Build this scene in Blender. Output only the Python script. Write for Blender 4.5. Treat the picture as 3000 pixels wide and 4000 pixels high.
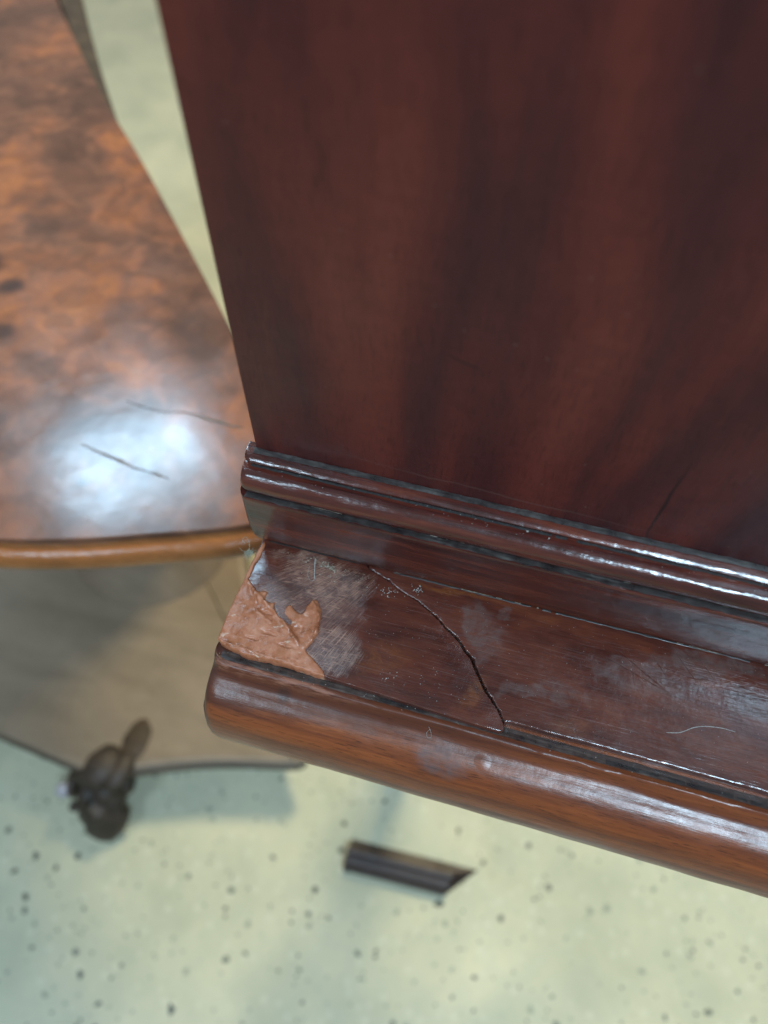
import bpy, bmesh, math, random
import numpy as np
from mathutils import Vector, Matrix, noise as mnoise
R = math.radians
random.seed(7)
scene = bpy.context.scene
for o in list(bpy.data.objects):
    bpy.data.objects.remove(o)
C = scene.collection

# ------------------------------------------------------------------ camera
cam_d = bpy.data.cameras.new('camera')
cam = bpy.data.objects.new('camera', cam_d)
C.objects.link(cam)
AX = Vector((0.9632013, 0.2300980, -0.1389177))     # cabinet right, away, up seen in camera axes (right, down, forward)
AY = Vector((0.2686919, -0.8110024, 0.5196919))
AZ = Vector((0.0069175, -0.5378940, -0.8429841))
right = Vector((AX.x, AY.x, AZ.x)); down = Vector((AX.y, AY.y, AZ.y)); fwd = Vector((AX.z, AY.z, AZ.z))
m = Matrix((right, -down, -fwd)).transposed().to_4x4()
m.translation = Vector((0.09413, -0.09519, 1.13))
cam.matrix_world = m
cam_d.sensor_fit = 'VERTICAL'; cam_d.sensor_height = 36.0; cam_d.lens = 26.1
cam_d.clip_start = 0.01; cam_d.clip_end = 60
cam_d.dof.use_dof = True; cam_d.dof.focus_distance = 0.295; cam_d.dof.aperture_fstop = 5.4
scene.camera = cam

# ------------------------------------------------------------------ world, lamps, exposure
w = bpy.data.worlds.new('World'); scene.world = w; w.use_nodes = True
bg = w.node_tree.nodes['Background']; bg.inputs[0].default_value = (0.96, 0.97, 1.0, 1); bg.inputs[1].default_value = 0.24

def lamp(name, loc, size, size_y, power, col, look):
    d = bpy.data.lights.new(name, 'AREA'); d.shape = 'RECTANGLE'; d.size = size; d.size_y = size_y
    d.energy = power; d.color = col
    o = bpy.data.objects.new(name, d); C.objects.link(o); o.location = loc
    o.rotation_euler = (Vector(look) - Vector(loc)).to_track_quat('-Z', 'Y').to_euler()
    return o
lamp('ceiling_lamp_behind_table', (-1.27, 1.28, 2.6), 0.52, 0.34, 17, (0.52, 0.78, 1.0), (-1.27 + .2, 1.28 - .2, 0))
lamp('ceiling_lamp_over_shoulder', (0.77, -0.84, 2.6), 0.42, 0.34, 42, (0.56, 0.80, 1.0), (0.4, -0.4, 0))
lamp('ceiling_lamp_front_left', (-0.72, -0.84, 2.6), 0.42, 0.34, 13, (0.60, 0.82, 1.0), (-0.3, -0.4, 0))
lamp('warm_lamp_beyond_table', (0.16, 1.67, 2.6), 0.50, 0.50, 58, (1.0, 0.83, 0.50), (-0.1, 0.0, 0))

scene.view_settings.view_transform = 'Standard'; scene.view_settings.look = 'None'
scene.view_settings.exposure = 0.12; scene.view_settings.gamma = 1.0
scene.render.resolution_x = 768; scene.render.resolution_y = 1024

# ------------------------------------------------------------------ node helpers
class NT:
    def __init__(s, name):
        s.m = bpy.data.materials.new(name); s.m.use_nodes = True
        s.t = s.m.node_tree; s.n = s.t.nodes; s.b = s.n['Principled BSDF']
        s.co = s.n.new('ShaderNodeTexCoord').outputs['Object']
    def put(s, sock, v):
        if isinstance(v, bpy.types.NodeSocket): s.t.links.new(v, sock)
        elif isinstance(v, (tuple, list)) and len(v) == 3 and sock.type == 'RGBA': sock.default_value = (*v, 1)
        else: sock.default_value = v
    def math(s, op, a, b=0.0, c=None, clamp=False):
        n = s.n.new('ShaderNodeMath'); n.operation = op; n.use_clamp = clamp
        s.put(n.inputs[0], a); s.put(n.inputs[1], b)
        if c is not None: s.put(n.inputs[2], c)
        return n.outputs[0]
    def mapping(s, v, loc=(0, 0, 0), rot=(0, 0, 0), scale=(1, 1, 1), typ='POINT'):
        n = s.n.new('ShaderNodeMapping'); n.vector_type = typ
        s.put(n.inputs[0], v); n.inputs['Location'].default_value = loc; n.inputs['Rotation'].default_value = rot; n.inputs['Scale'].default_value = scale
        return n.outputs[0]
    def noise(s, v, scale=5, detail=3, rough=.5, dist=0.0):
        n = s.n.new('ShaderNodeTexNoise'); s.put(n.inputs['Vector'], v)
        n.inputs['Scale'].default_value = scale; n.inputs['Detail'].default_value = detail
        n.inputs['Roughness'].default_value = rough; n.inputs['Distortion'].default_value = dist
        return n.outputs['Fac']
    def voro(s, v, scale, rnd=1.0, feature='F1'):
        n = s.n.new('ShaderNodeTexVoronoi'); n.feature = feature; s.put(n.inputs['Vector'], v)
        n.inputs['Scale'].default_value = scale; n.inputs['Randomness'].default_value = rnd
        return n.outputs['Distance']
    def ramp(s, f, stops, interp='LINEAR'):
        n = s.n.new('ShaderNodeValToRGB'); n.color_ramp.interpolation = interp
        e = n.color_ramp.elements
        while len(e) < len(stops): e.new(0.5)
        for k, (p, c) in enumerate(stops):
            e[k].position = p; e[k].color = (*c, 1) if not isinstance(c, (int, float)) else (c, c, c, 1)
        s.put(n.inputs[0], f); return n.outputs[0]
    def rng(s, f, a, b, c=0.0, d=1.0, smooth=False):
        n = s.n.new('ShaderNodeMapRange'); n.clamp = True
        if smooth: n.interpolation_type = 'SMOOTHSTEP'
        s.put(n.inputs[0], f)
        for k, v in zip((1, 2, 3, 4), (a, b, c, d)): s.put(n.inputs[k], v)
        return n.outputs[0]
    def mix(s, f, a, b, mode='MIX'):
        n = s.n.new('ShaderNodeMix'); n.data_type = 'RGBA'; n.blend_type = mode
        s.put(n.inputs[0], f); s.put(n.inputs[6], a); s.put(n.inputs[7], b); return n.outputs[2]
    def sep(s, v):
        n = s.n.new('ShaderNodeSeparateXYZ'); s.put(n.inputs[0], v); return n.outputs
    def comb(s, x, y, z):
        n = s.n.new('ShaderNodeCombineXYZ'); s.put(n.inputs[0], x); s.put(n.inputs[1], y); s.put(n.inputs[2], z); return n.outputs[0]
    def warp(s, v, scale, amt):
        n = s.n.new('ShaderNodeTexNoise'); s.put(n.inputs['Vector'], v); n.inputs['Scale'].default_value = scale; n.inputs['Detail'].default_value = 3
        a = s.n.new('ShaderNodeVectorMath'); a.operation = 'SUBTRACT'; s.put(a.inputs[0], n.outputs['Color']); a.inputs[1].default_value = (.5, .5, .5)
        b = s.n.new('ShaderNodeVectorMath'); b.operation = 'SCALE'; s.put(b.inputs[0], a.outputs[0]); b.inputs['Scale'].default_value = amt
        c = s.n.new('ShaderNodeVectorMath'); c.operation = 'ADD'; s.put(c.inputs[0], v); s.put(c.inputs[1], b.outputs[0])
        return c.outputs[0]
    def ell(s, v, cx, cy, rx, ry, rot=0.0, soft=.4, cz=0.0, rz=100.0):
        p = s.mapping(v, (cx, cy, cz), (0, 0, rot), (rx, ry, rz), 'TEXTURE')
        n = s.n.new('ShaderNodeVectorMath'); n.operation = 'LENGTH'; s.put(n.inputs[0], p)
        return s.rng(n.outputs['Value'], 1.0 - soft, 1.0 + soft, 1.0, 0.0, True)
    def bump(s, h, strength=.3, dist=.001, nrm=None):
        n = s.n.new('ShaderNodeBump'); n.inputs['Strength'].default_value = strength; n.inputs['Distance'].default_value = dist
        s.put(n.inputs['Height'], h)
        if nrm is not None: s.put(n.inputs['Normal'], nrm)
        return n.outputs[0]
    def out(s, col=None, rough=None, nrm=None, spec=.5, coat=0.0, coat_rough=.1):
        if col is not None: s.put(s.b.inputs['Base Color'], col)
        if rough is not None: s.put(s.b.inputs['Roughness'], rough)
        if nrm is not None: s.put(s.b.inputs['Normal'], nrm)
        s.put(s.b.inputs['Specular IOR Level'], spec)
        s.put(s.b.inputs['Coat Weight'], coat); s.put(s.b.inputs['Coat Roughness'], coat_rough)
        return s.m

# ------------------------------------------------------------------ materials
def mat_panel():
    s = NT('flame_mahogany')
    x, y, z = s.sep(s.co)
    # feathered figure that spreads to the right as it rises
    zz = s.math('SUBTRACT', z, .90)
    k = s.math('ADD', 1.0, s.math('MULTIPLY', zz, 2.6))
    xx = s.math('DIVIDE', s.math('SUBTRACT', x, .075), k)
    v = s.warp(s.comb(xx, y, s.math('MULTIPLY', zz, .16)), 12, .012)
    big = s.noise(v, 40, 1.8, .5, .2)
    mid = s.noise(s.mapping(s.warp(s.co, 20, .02), scale=(150, 150, 9)), 1, 3, .55)
    f = s.math('ADD', s.math('MULTIPLY', big, .82), s.math('MULTIPLY', mid, .18))
    col = s.ramp(f, [(.32, (.043, .0110, .0130)), (.45, (.080, .0170, .0158)), (.58, (.128, .0250, .0185)), (.73, (.162, .0340, .0240))])
    fid = s.noise(s.mapping(s.warp(s.co, 60, .004), scale=(110, 110, 330)), 1, 4, .65)
    col = s.mix(s.rng(fid, .38, .68, 0, .14), col, (.02, .007, .006))
    pores = s.noise(s.mapping(s.warp(s.co, 30, .006), scale=(1500, 1500, 110)), 1, 3, .6)
    col = s.mix(s.rng(pores, .52, .68, 0, .32), col, (.008, .004, .004))
    smudge = s.noise(s.warp(s.co, 30, .02), 26, 4, .6)
    rough = s.rng(smudge, .3, .7, .34, .55)
    spots = s.rng(s.voro(s.warp(s.co, 70, .012), 105), .0, .06, 1, 0)
    col = s.mix(s.math('MULTIPLY', spots, .28), col, (.30, .22, .20))
    xz = s.warp(s.comb(x, z, 0.0), 55, .004)
    ck = s.ell(xz, .1492, .922, .00055, .022, 0, .6)
    col = s.mix(s.math('MULTIPLY', ck, .8), col, (.010, .006, .007))
    ck2 = s.ell(xz, .0765, .9705, .0055, .00035, -.35, .6)
    col = s.mix(s.math('MULTIPLY', ck2, .6), col, (.014, .008, .009))
    ln = s.ell(xz, .095, .9085, .050, .0004, -.03, .7)
    col = s.mix(s.math('MULTIPLY', ln, .25), col, (.16, .10, .09))
    h = s.math('ADD', s.noise(s.co, 1500, 2, .5), s.math('MULTIPLY', s.noise(s.co, 120, 2, .5), 3.0))
    return s.out(col, rough, s.bump(h, .12, .0004), .26)

def wood(name, stops, grain, stretch, rough=(.2, .35), pores=.5, porecol=(.01, .005, .004), bump=.18, marks=None, spec=.5, haze=0.0):
    """long grained polished wood, grain along x"""
    s = NT(name)
    v = s.warp(s.co, 18, .006)
    big = s.noise(s.mapping(v, scale=stretch), grain, 4, .6, .3)
    fine = s.noise(s.mapping(v, scale=(28, 700, 700)), 1, 3, .65)
    f = s.math('ADD', s.math('MULTIPLY', big, .72), s.math('MULTIPLY', fine, .28))
    col = s.ramp(f, stops)
    p = s.noise(s.mapping(s.co, scale=(150, 2100, 2100)), 1, 2, .6)
    col = s.mix(s.rng(p, .57, .70, 0, pores), col, porecol)
    sm = s.noise(s.warp(s.co, 50, .01), 60, 4, .62)
    rg = s.rng(sm, .3, .7, rough[0], rough[1])
    h = s.math('ADD', s.math('MULTIPLY', p, -.9), s.math('ADD', s.math('MULTIPLY', s.noise(s.co, 220, 3, .5), 2.2), s.math('MULTIPLY', s.noise(s.mapping(s.co, scale=(1, 4, 4)), 60, 2, .5), 3.0)))
    if haze:
        hz = s.rng(s.noise(s.warp(s.co, 40, .02), 45, 4, .6), .52, .68, 0, haze)
        col = s.mix(hz, col, (.16, .12, .12)); rg = s.math('ADD', rg, s.math('MULTIPLY', hz, .25))
    if marks: col, rg, h = marks(s, col, rg, h)
    return s.out(col, rg, s.bump(h, bump, .0005), spec)

ZL = 0.8483
def veneer_marks(s, col, rg, h):
    # rubbed, hazy old varnish; the last two patches paint in the lamp's reflected sheen
    wv = s.warp(s.warp(s.co, 55, .022), 260, .005)
    pts = [(.1005, .034, .0085, .012, .5, .22), (.111, .0425, .0035, .002, .4, .3), (.131, .0155, .0155, .0036, .22, .30), (.165, .0325, .017, .0055, -.12, .4), (.190, .0435, .024, .0045, .1, .3)]
    hz = None
    for a in pts:
        e = s.ell(wv, a[0], a[1], a[2], a[3], a[4], a[5])
        hz = e if hz is None else s.math('MAXIMUM', hz, e)
    hz = s.math('MULTIPLY', hz, s.rng(s.noise(s.warp(s.co, 60, .02), 140, 5, .7), .34, .62, .05, 1.0))
    col = s.mix(s.math('MULTIPLY', hz, .50), col, (.130, .098, .092))
    rg = s.math('ADD', rg, s.math('MULTIPLY', hz, .01))
    # orange rubbed-through areas
    for a in [(.088, .0475, .012, .0016, .05, .5, .75), (.104, .009, .0035, .009, -.6, .6, .5), (.142, .004, .008, .005, .2, .7, .35), (.066, .012, .012, .005, .5, .8, .45)]:
        e = s.ell(wv, a[0], a[1], a[2], a[3], a[4], a[5])
        e = s.math('MULTIPLY', e, s.rng(s.noise(s.mapping(wv, scale=(90, 500, 500)), 1, 3, .6), .3, .65))
        col = s.mix(s.math('MULTIPLY', e, a[6]), col, (.20, .062, .017))
    # putty smeared in a fan of streaks
    x, y, z = s.sep(s.co)
    dx = s.math('SUBTRACT', x, .078); dy = s.math('SUBTRACT', y, .088)
    ang = s.math('ARCTAN2', dy, dx)
    rad = s.math('SQRT', s.math('ADD', s.math('MULTIPLY', dx, dx), s.math('MULTIPLY', dy, dy)))
    sv = s.warp(s.comb(s.math('MULTIPLY', ang, 170.0), s.math('MULTIPLY', rad, 420.0), 0.0), .4, 1.6)
    st = s.noise(s.mapping(sv, scale=(1.25, .16, 1)), 1.0, 5, .72)
    blot = s.noise(s.co, 130, 3, .6)
    area = s.math('MAXIMUM', s.ell(wv, .027, .022, .026, .020, .9, .42), s.ell(wv, .043, .009, .012, .011, .9, .35))
    area = s.math('MAXIMUM', area, s.math('MULTIPLY', s.ell(wv, .029, .043, .022, .006, -.15, .5), .8))
    area = s.rng(s.math('ADD', area, s.math('MULTIPLY', s.math('SUBTRACT', st, .5), 1.3)), .25, .85)
    dull = s.math('MULTIPLY', area, s.rng(blot, .25, .6, .25, .8))
    col = s.mix(s.math('MULTIPLY', dull, .60), col, (.088, .052, .046))
    st2 = s.noise(s.mapping(s.warp(s.co, 80, .003), rot=(0, 0, -.95), scale=(190, 1500, 1)), 1.0, 4, .7)
    stx = s.math('MAXIMUM', st, s.math('SUBTRACT', st2, .03))
    stk = s.math('MULTIPLY', area, s.rng(s.math('ADD', stx, s.math('MULTIPLY', blot, .40)), .69, .86))
    col = s.mix(s.math('MULTIPLY', stk, .8), col, (.38, .20, .135))
    bri = s.math('MULTIPLY', area, s.rng(s.noise(s.mapping(sv, scale=(2.2, .35, 1)), 1.0, 4, .7), .60, .74))
    col = s.mix(s.math('MULTIPLY', bri, .5), col, (.40, .32, .27))
    rg = s.math('ADD', rg, s.math('MULTIPLY', area, .16))
    h = s.math('ADD', h, s.math('MULTIPLY', stk, 5.0))
    h = s.math('ADD', h, s.math('MULTIPLY', s.math('MULTIPLY', area, stx), 6.0))
    # fine scratches through the polish
    for (x0, y0, x1, y1, wd, dark) in [(.1551, .0353, .1744, .0290, .00028, 1), (.1579, .0396, .1740, .0300, .00028, 1), (.1625, .0365, .1637, .0282, .0002, 1), (.1695, .0429, .1745, .0363, .0002, 1), (.180, .0445, .186, .0375, .0002, 1), (.188, .046, .193, .040, .00018, 1)]:
        L = math.hypot(x1 - x0, y1 - y0) / 2
        e = s.ell(s.co, (x0 + x1) / 2, (y0 + y1) / 2, L, wd, math.atan2(y1 - y0, x1 - x0), .5)
        col = s.mix(s.math('MULTIPLY', s.math('MULTIPLY', e, s.rng(s.noise(s.co, 330, 2, .5), .35, .6)), .45 if dark else .14), col, (.012, .007, .007) if dark else (.26, .2, .18))
        h = s.math('SUBTRACT', h, s.math('MULTIPLY', e, 6.0))
    fs = s.rng(s.noise(s.mapping(s.warp(s.co, 30, .0015), rot=(0, 0, .75), scale=(60, 1700, 1)), 1, 2, .5), .64, .74)
    fs2 = s.rng(s.noise(s.mapping(s.warp(s.co, 30, .0015), rot=(0, 0, -.30), scale=(45, 1500, 1)), 1, 2, .5), .63, .72)
    fs = s.math('MAXIMUM', fs, fs2)
    h = s.math('SUBTRACT', h, s.math('MULTIPLY', fs, .5))
    col = s.mix(s.math('MULTIPLY', fs, .16), col, (.22, .15, .13))
    dots = s.rng(s.voro(s.co, 520), .0, .10, 1, 0)
    dots = s.math('MULTIPLY', dots, s.rng(s.noise(s.co, 90, 2, .5), .5, .62))
    col = s.mix(s.math('MULTIPLY', dots, .5), col, (.30, .22, .19))
    return col, rg, h

def torus_marks(s, col, rg, h):
    # worn grey spot, dark spot and a raised blister near the left end
    wv = s.warp(s.co, 120, .006)
    e = s.math('MULTIPLY', s.ell(wv, .0980, -.0195, .0095, .006, 0, .35, .8375, .006), s.rng(s.noise(s.co, 300, 3, .6), .3, .62, .2, 1))
    col = s.mix(s.math('MULTIPLY', e, .62), col, (.10, .065, .062)); rg = s.math('ADD', rg, s.math('MULTIPLY', e, .2))
    d = s.ell(s.co, .0313, -.0108, .0026, .0035, 0, .6, .841, .003)
    col = s.mix(s.math('MULTIPLY', d, .85), col, (.012, .010, .010))
    b = s.ell(s.co, .1130, -.0149, .0021, .0019, 0, .7, .8396, .004)
    h = s.math('ADD', h, s.math('MULTIPLY', b, 5.0))
    # redder, less worn band of polish on the cove and at the end
    x, y, z = s.sep(s.co)
    edge = s.math('ADD', z, s.math('MULTIPLY', s.noise(s.mapping(s.co, scale=(35, 120, 120)), 1, 3, .5), .009))
    lim = s.rng(x, .004, .075, .8395, .8445)
    band = s.rng(s.math('SUBTRACT', edge, lim), -.0008, .0012)
    col = s.mix(s.math('MULTIPLY', band, s.rng(x, .05, .15, .72, .22)), col, (.062, .020, .013))
    endm = s.rng(s.math('ADD', x, s.math('MULTIPLY', s.noise(s.co, 160, 2, .5), .004)), .0028, .0052, 1, 0)
    col = s.mix(s.math('MULTIPLY', endm, .7), col, (.055, .022, .016))
    # putty rubbed on the fillet near the repair
    pm = s.ell(s.warp(s.co, 160, .004), .022, -.0068, .034, .0024, 0, .5, .8455, .004)
    pm = s.math('MULTIPLY', pm, s.rng(s.noise(s.mapping(s.co, scale=(90, 600, 600)), 1, 4, .65), .44, .60))
    col = s.mix(s.math('MULTIPLY', pm, .8), col, (.30, .12, .07)); rg = s.math('ADD', rg, s.math('MULTIPLY', pm, .3))
    return col, rg, h

M = {}
M['panel'] = mat_panel()
M['mould'] = wood('polished_dark_mahogany', [(.34, (.024, .0075, .0070)), (.48, (.066, .0150, .0112)), (.60, (.115, .0265, .0150)), (.74, (.17, .042, .019))], 1, (14, 150, 150), (.12, .25), .35, bump=.17, spec=.75)
M['veneer'] = wood('worn_mahogany_veneer', [(.34, (.050, .0140, .0100)), (.48, (.084, .0225, .0145)), (.60, (.118, .0315, .0170)), (.76, (.17, .048, .020))], 1, (40, 95, 95), (.13, .26), .2, bump=.18, marks=veneer_marks, spec=.8)
M['torus'] = wood('amber_mahogany', [(.30, (.066, .0165, .0078)), (.45, (.150, .0375, .0130)), (.58, (.225, .0590, .0175)), (.74, (.30, .088, .026))], 1, (9, 160, 160), (.27, .38), .7, (.020, .008, .005), .13, torus_marks)
M['carcase'] = wood('dark_carcase_wood', [(.3, (.015, .007, .006)), (.5, (.035, .012, .009)), (.7, (.06, .02, .012))], 1, (10, 60, 60), (.4, .5))
M['platform'] = wood('brown_platform_walnut', [(.30, (.165, .128, .088)), (.48, (.215, .166, .115)), (.62, (.26, .20, .14)), (.78, (.31, .235, .165))], 1, (6, 20, 20), (.25, .40), .06, bump=.1)
M['edge'] = wood('brown_platform_edge', [(.3, (.050, .038, .024)), (.5, (.085, .064, .042)), (.7, (.12, .09, .06))], 1, (8, 40, 40), (.35, .5), .1)
M['walnut_dark'] = wood('dark_carved_walnut', [(.3, (.014, .010, .007)), (.5, (.038, .027, .018)), (.7, (.075, .052, .034))], 1, (40, 40, 40), (.5, .65), .2)
M['leaf'] = wood('carved_leaf_walnut', [(.3, (.030, .018, .008)), (.5, (.048, .029, .013)), (.7, (.07, .043, .020))], 1, (20, 60, 60), (.6, .75), .2)
M['band'] = wood('orange_walnut_edge', [(.30, (.13, .048, .014)), (.5, (.24, .088, .025)), (.7, (.34, .135, .042))], 1, (10, 40, 40), (.16, .28), .25)
M['offcut'] = wood('dark_offcut_wood', [(.3, (.016, .011, .010)), (.5, (.036, .024, .021)), (.72, (.07, .046, .040))], 1, (6, 240, 240), (.4, .55), .4)

def mat_burl():
    s = NT('burl_walnut')
    v = s.warp(s.warp(s.co, 6, .10), 22, .03)
    a = s.noise(v, 10, 5, .58, .3)
    rings = s.noise(s.warp(s.co, 9, .12), 26, 3, .55, .9)
    f = s.math('ADD', s.math('MULTIPLY', a, .74), s.math('MULTIPLY', rings, .26))
    col = s.ramp(f, [(.30, (.060, .032, .023)), (.40, (.110, .056, .038)), (.47, (.165, .080, .052)), (.53, (.23, .098, .056)), (.60, (.30, .118, .050)), (.72, (.37, .155, .070))])
    grey = s.rng(s.noise(s.warp(s.co, 8, .08), 9, 4, .6), .48, .62)
    col = s.mix(s.math('MULTIPLY', grey, .30), col, (.095, .050, .038))
    sw = s.n.new('ShaderNodeTexWave'); sw.wave_type = 'RINGS'; s.put(sw.inputs['Vector'], s.warp(s.warp(s.co, 5, .16), 14, .05)); sw.inputs['Scale'].default_value = 16; sw.inputs['Distortion'].default_value = 6; sw.inputs['Detail'].default_value = 3; sw.inputs['Detail Scale'].default_value = 2.2
    col = s.mix(s.rng(sw.outputs['Fac'], .25, .8, .30, 0), col, (.055, .028, .021))
    fine = s.noise(s.mapping(v, scale=(40, 160, 40)), 4, 3, .6)
    col = s.mix(s.rng(fine, .5, .75, 0, .22), col, (.07, .042, .032))
    knots = s.rng(s.voro(s.warp(s.co, 30, .02), 9), .0, .085, 1, 0, True)
    col = s.mix(s.math('MULTIPLY', knots, .30), col, (.040, .026, .022))
    for (x, y, r, k) in [(-.323, .2845, .0105, .95), (-.352, .302, .013, .9), (-.302, .234, .012, .9), (-.1745, .1247, .0035, .8)]:
        col = s.mix(s.math('MULTIPLY', s.ell(s.warp(s.co, 60, .010), x, y, r, r * .8, .5, .55), k * .85), col, (.022, .019, .021))
    rg = s.rng(s.noise(s.warp(s.co, 16, .05), 24, 5, .65), .3, .7, .14, .25)
    h = s.math('ADD', s.math('MULTIPLY', s.noise(s.co, 16, 3, .6), 1.0), s.math('MULTIPLY', s.noise(s.warp(s.co, 30, .02), 55, 4, .6), .28))
    return s.out(col, rg, s.bump(h, .20, .0012), .6)
M['burl'] = mat_burl()

def mat_putty():
    s = NT('terracotta_filler')
    n = s.noise(s.co, 170, 5, .65); n2 = s.noise(s.warp(s.co, 90, .008), 420, 4, .6)
    col = s.ramp(n, [(.28, (.25, .076, .030)), (.45, (.36, .125, .058)), (.60, (.43, .165, .085)), (.78, (.50, .235, .145))])
    gl = s.rng(s.noise(s.warp(s.co, 60, .012), 110, 3, .6), .56, .66)
    col = s.mix(s.math('MULTIPLY', gl, .45), col, (.28, .085, .022))
    fl = s.rng(s.noise(s.mapping(s.warp(s.co, 120, .006), rot=(0, 0, .6), scale=(150, 420, 300)), 1, 4, .65), .63, .70)
    col = s.mix(s.math('MULTIPLY', fl, .7), col, (.60, .47, .36))
    dk = s.rng(n2, .60, .70)
    col = s.mix(s.math('MULTIPLY', dk, .55), col, (.15, .045, .014))
    rg = s.rng(n, .3, .7, .22, .50)
    h = s.math('ADD', n2, s.math('MULTIPLY', s.noise(s.co, 900, 3, .6), .4))
    return s.out(col, rg, s.bump(h, .45, .0006), .6)
M['putty'] = mat_putty()

def plain(name, c0, c1, sc, rough=.8, bump=.3, bd=.0005):
    s = NT(name); n = s.noise(s.co, sc, 4, .65)
    return s.out(s.ramp(n, [(.3, c0), (.7, c1)]), rough, s.bump(n, bump, bd), .4)
def streaky(name, c0, c1, c2, rough):
    s = NT(name); n = s.noise(s.mapping(s.warp(s.co, 60, .003), scale=(55, 900, 900)), 1, 4, .65); d = s.noise(s.co, 170, 4, .65)
    col = s.ramp(s.math('ADD', s.math('MULTIPLY', n, .6), s.math('MULTIPLY', d, .4)), [(.36, c0), (.52, c1), (.68, c2)])
    return s.out(col, s.rng(d, .35, .65, rough, rough + .3), s.bump(d, .12, .0003), .5)
M['dust'] = streaky('grey_groove_dust', (.012, .009, .009), (.034, .028, .026), (.085, .078, .070), .26)
M['film'] = streaky('brown_dust_film', (.022, .012, .010), (.058, .038, .032), (.115, .080, .066), .30)
M['grime'] = plain('black_grime', (.008, .008, .008), (.035, .034, .032), 700)
M['glue'] = plain('pale_glue_crust', (.13, .11, .08), (.46, .42, .33), 500, .6)
M['lint'] = plain('pale_lint', (.22, .20, .18), (.50, .48, .44), 900)
M['fluff'] = plain('grey_green_fluff', (.16, .17, .13), (.36, .37, .30), 900)
M['chip'] = plain('dark_stone_chip', (.060, .072, .062), (.20, .22, .18), 35, .35, .05)
M['chip_mid'] = plain('grey_green_stone_chip', (.22, .25, .19), (.36, .38, .29), 60, .35, .05)
M['chip_dark'] = plain('near_black_stone_chip', (.034, .042, .037), (.10, .115, .095), 60, .35, .05)
M['crackmat'] = plain('dark_open_joint', (.07, .065, .070), (.17, .16, .165), 120, .6)
M['steel'] = plain('dull_metal_stud', (.28, .28, .32), (.45, .45, .50), 200, .3)

def mat_floor():
    s = NT('pale_terrazzo')
    n = s.noise(s.warp(s.co, 5, .1), 6.5, 5, .6); n2 = s.noise(s.co, 38, 4, .6)
    col = s.ramp(n, [(.3, (.40, .415, .30)), (.5, (.50, .50, .36)), (.7, (.60, .58, .41))])
    col = s.mix(s.rng(n2, .35, .7, 0, .35), col, (.42, .45, .34))
    v = s.rng(s.voro(s.co, 70), .10, .26, 1, 0)
    keep = s.rng(s.noise(s.co, 26, 2, .5), .5, .58)
    col = s.mix(s.math('MULTIPLY', s.math('MULTIPLY', v, keep), .35), col, (.25, .29, .22))
    v2 = s.rng(s.voro(s.mapping(s.co, (3.1, 1.7, 0)), 45), .12, .30, 1, 0)
    col = s.mix(s.math('MULTIPLY', v2, .30), col, (.66, .66, .52))
    rg = s.rng(n2, .3, .7, .28, .42)
    return s.out(col, rg, s.bump(n, .1, .002), .4)
M['floor'] = mat_floor()

# ------------------------------------------------------------------ mesh helpers
def smooth(me, deg=50):
    for p in me.polygons: p.use_smooth = True
    try: me.set_sharp_from_angle(angle=R(deg))
    except Exception: pass

def link(name, me, mat, parent=None, sm=True, deg=50):
    o = bpy.data.objects.new(name, me); C.objects.link(o)
    if mat is not None: me.materials.append(mat)
    if sm: smooth(me, deg)
    if me.get('flatcap'):
        for p in me.polygons:
            if len(p.vertices) > 12: p.use_smooth = False
    if parent is not None:
        o.parent = parent
        q = parent; off = Vector((0, 0, 0))
        while q is not None: off += Vector(q.location); q = q.parent
        o.location = -off            # meshes are modelled in world coordinates
    return o

def mesh(name, vs, fs):
    me = bpy.data.meshes.new(name); me.from_pydata([tuple(v) for v in vs], [], fs); me.update(); return me

def fixn(me):
    bm = bmesh.new(); bm.from_mesh(me); bmesh.ops.recalc_face_normals(bm, faces=bm.faces); bm.to_mesh(me); bm.free(); return me

def thing(name, label, cat, loc, group=None):
    o = bpy.data.objects.new(name, None); C.objects.link(o); o.location = loc; o.empty_display_size = .05
    o['label'] = label; o['category'] = cat
    if group: o['group'] = group
    return o
def tag(o, label, cat, group=None, kind=None):
    o['label'] = label; o['category'] = cat
    if group: o['group'] = group
    if kind: o['kind'] = kind
    return o

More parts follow.
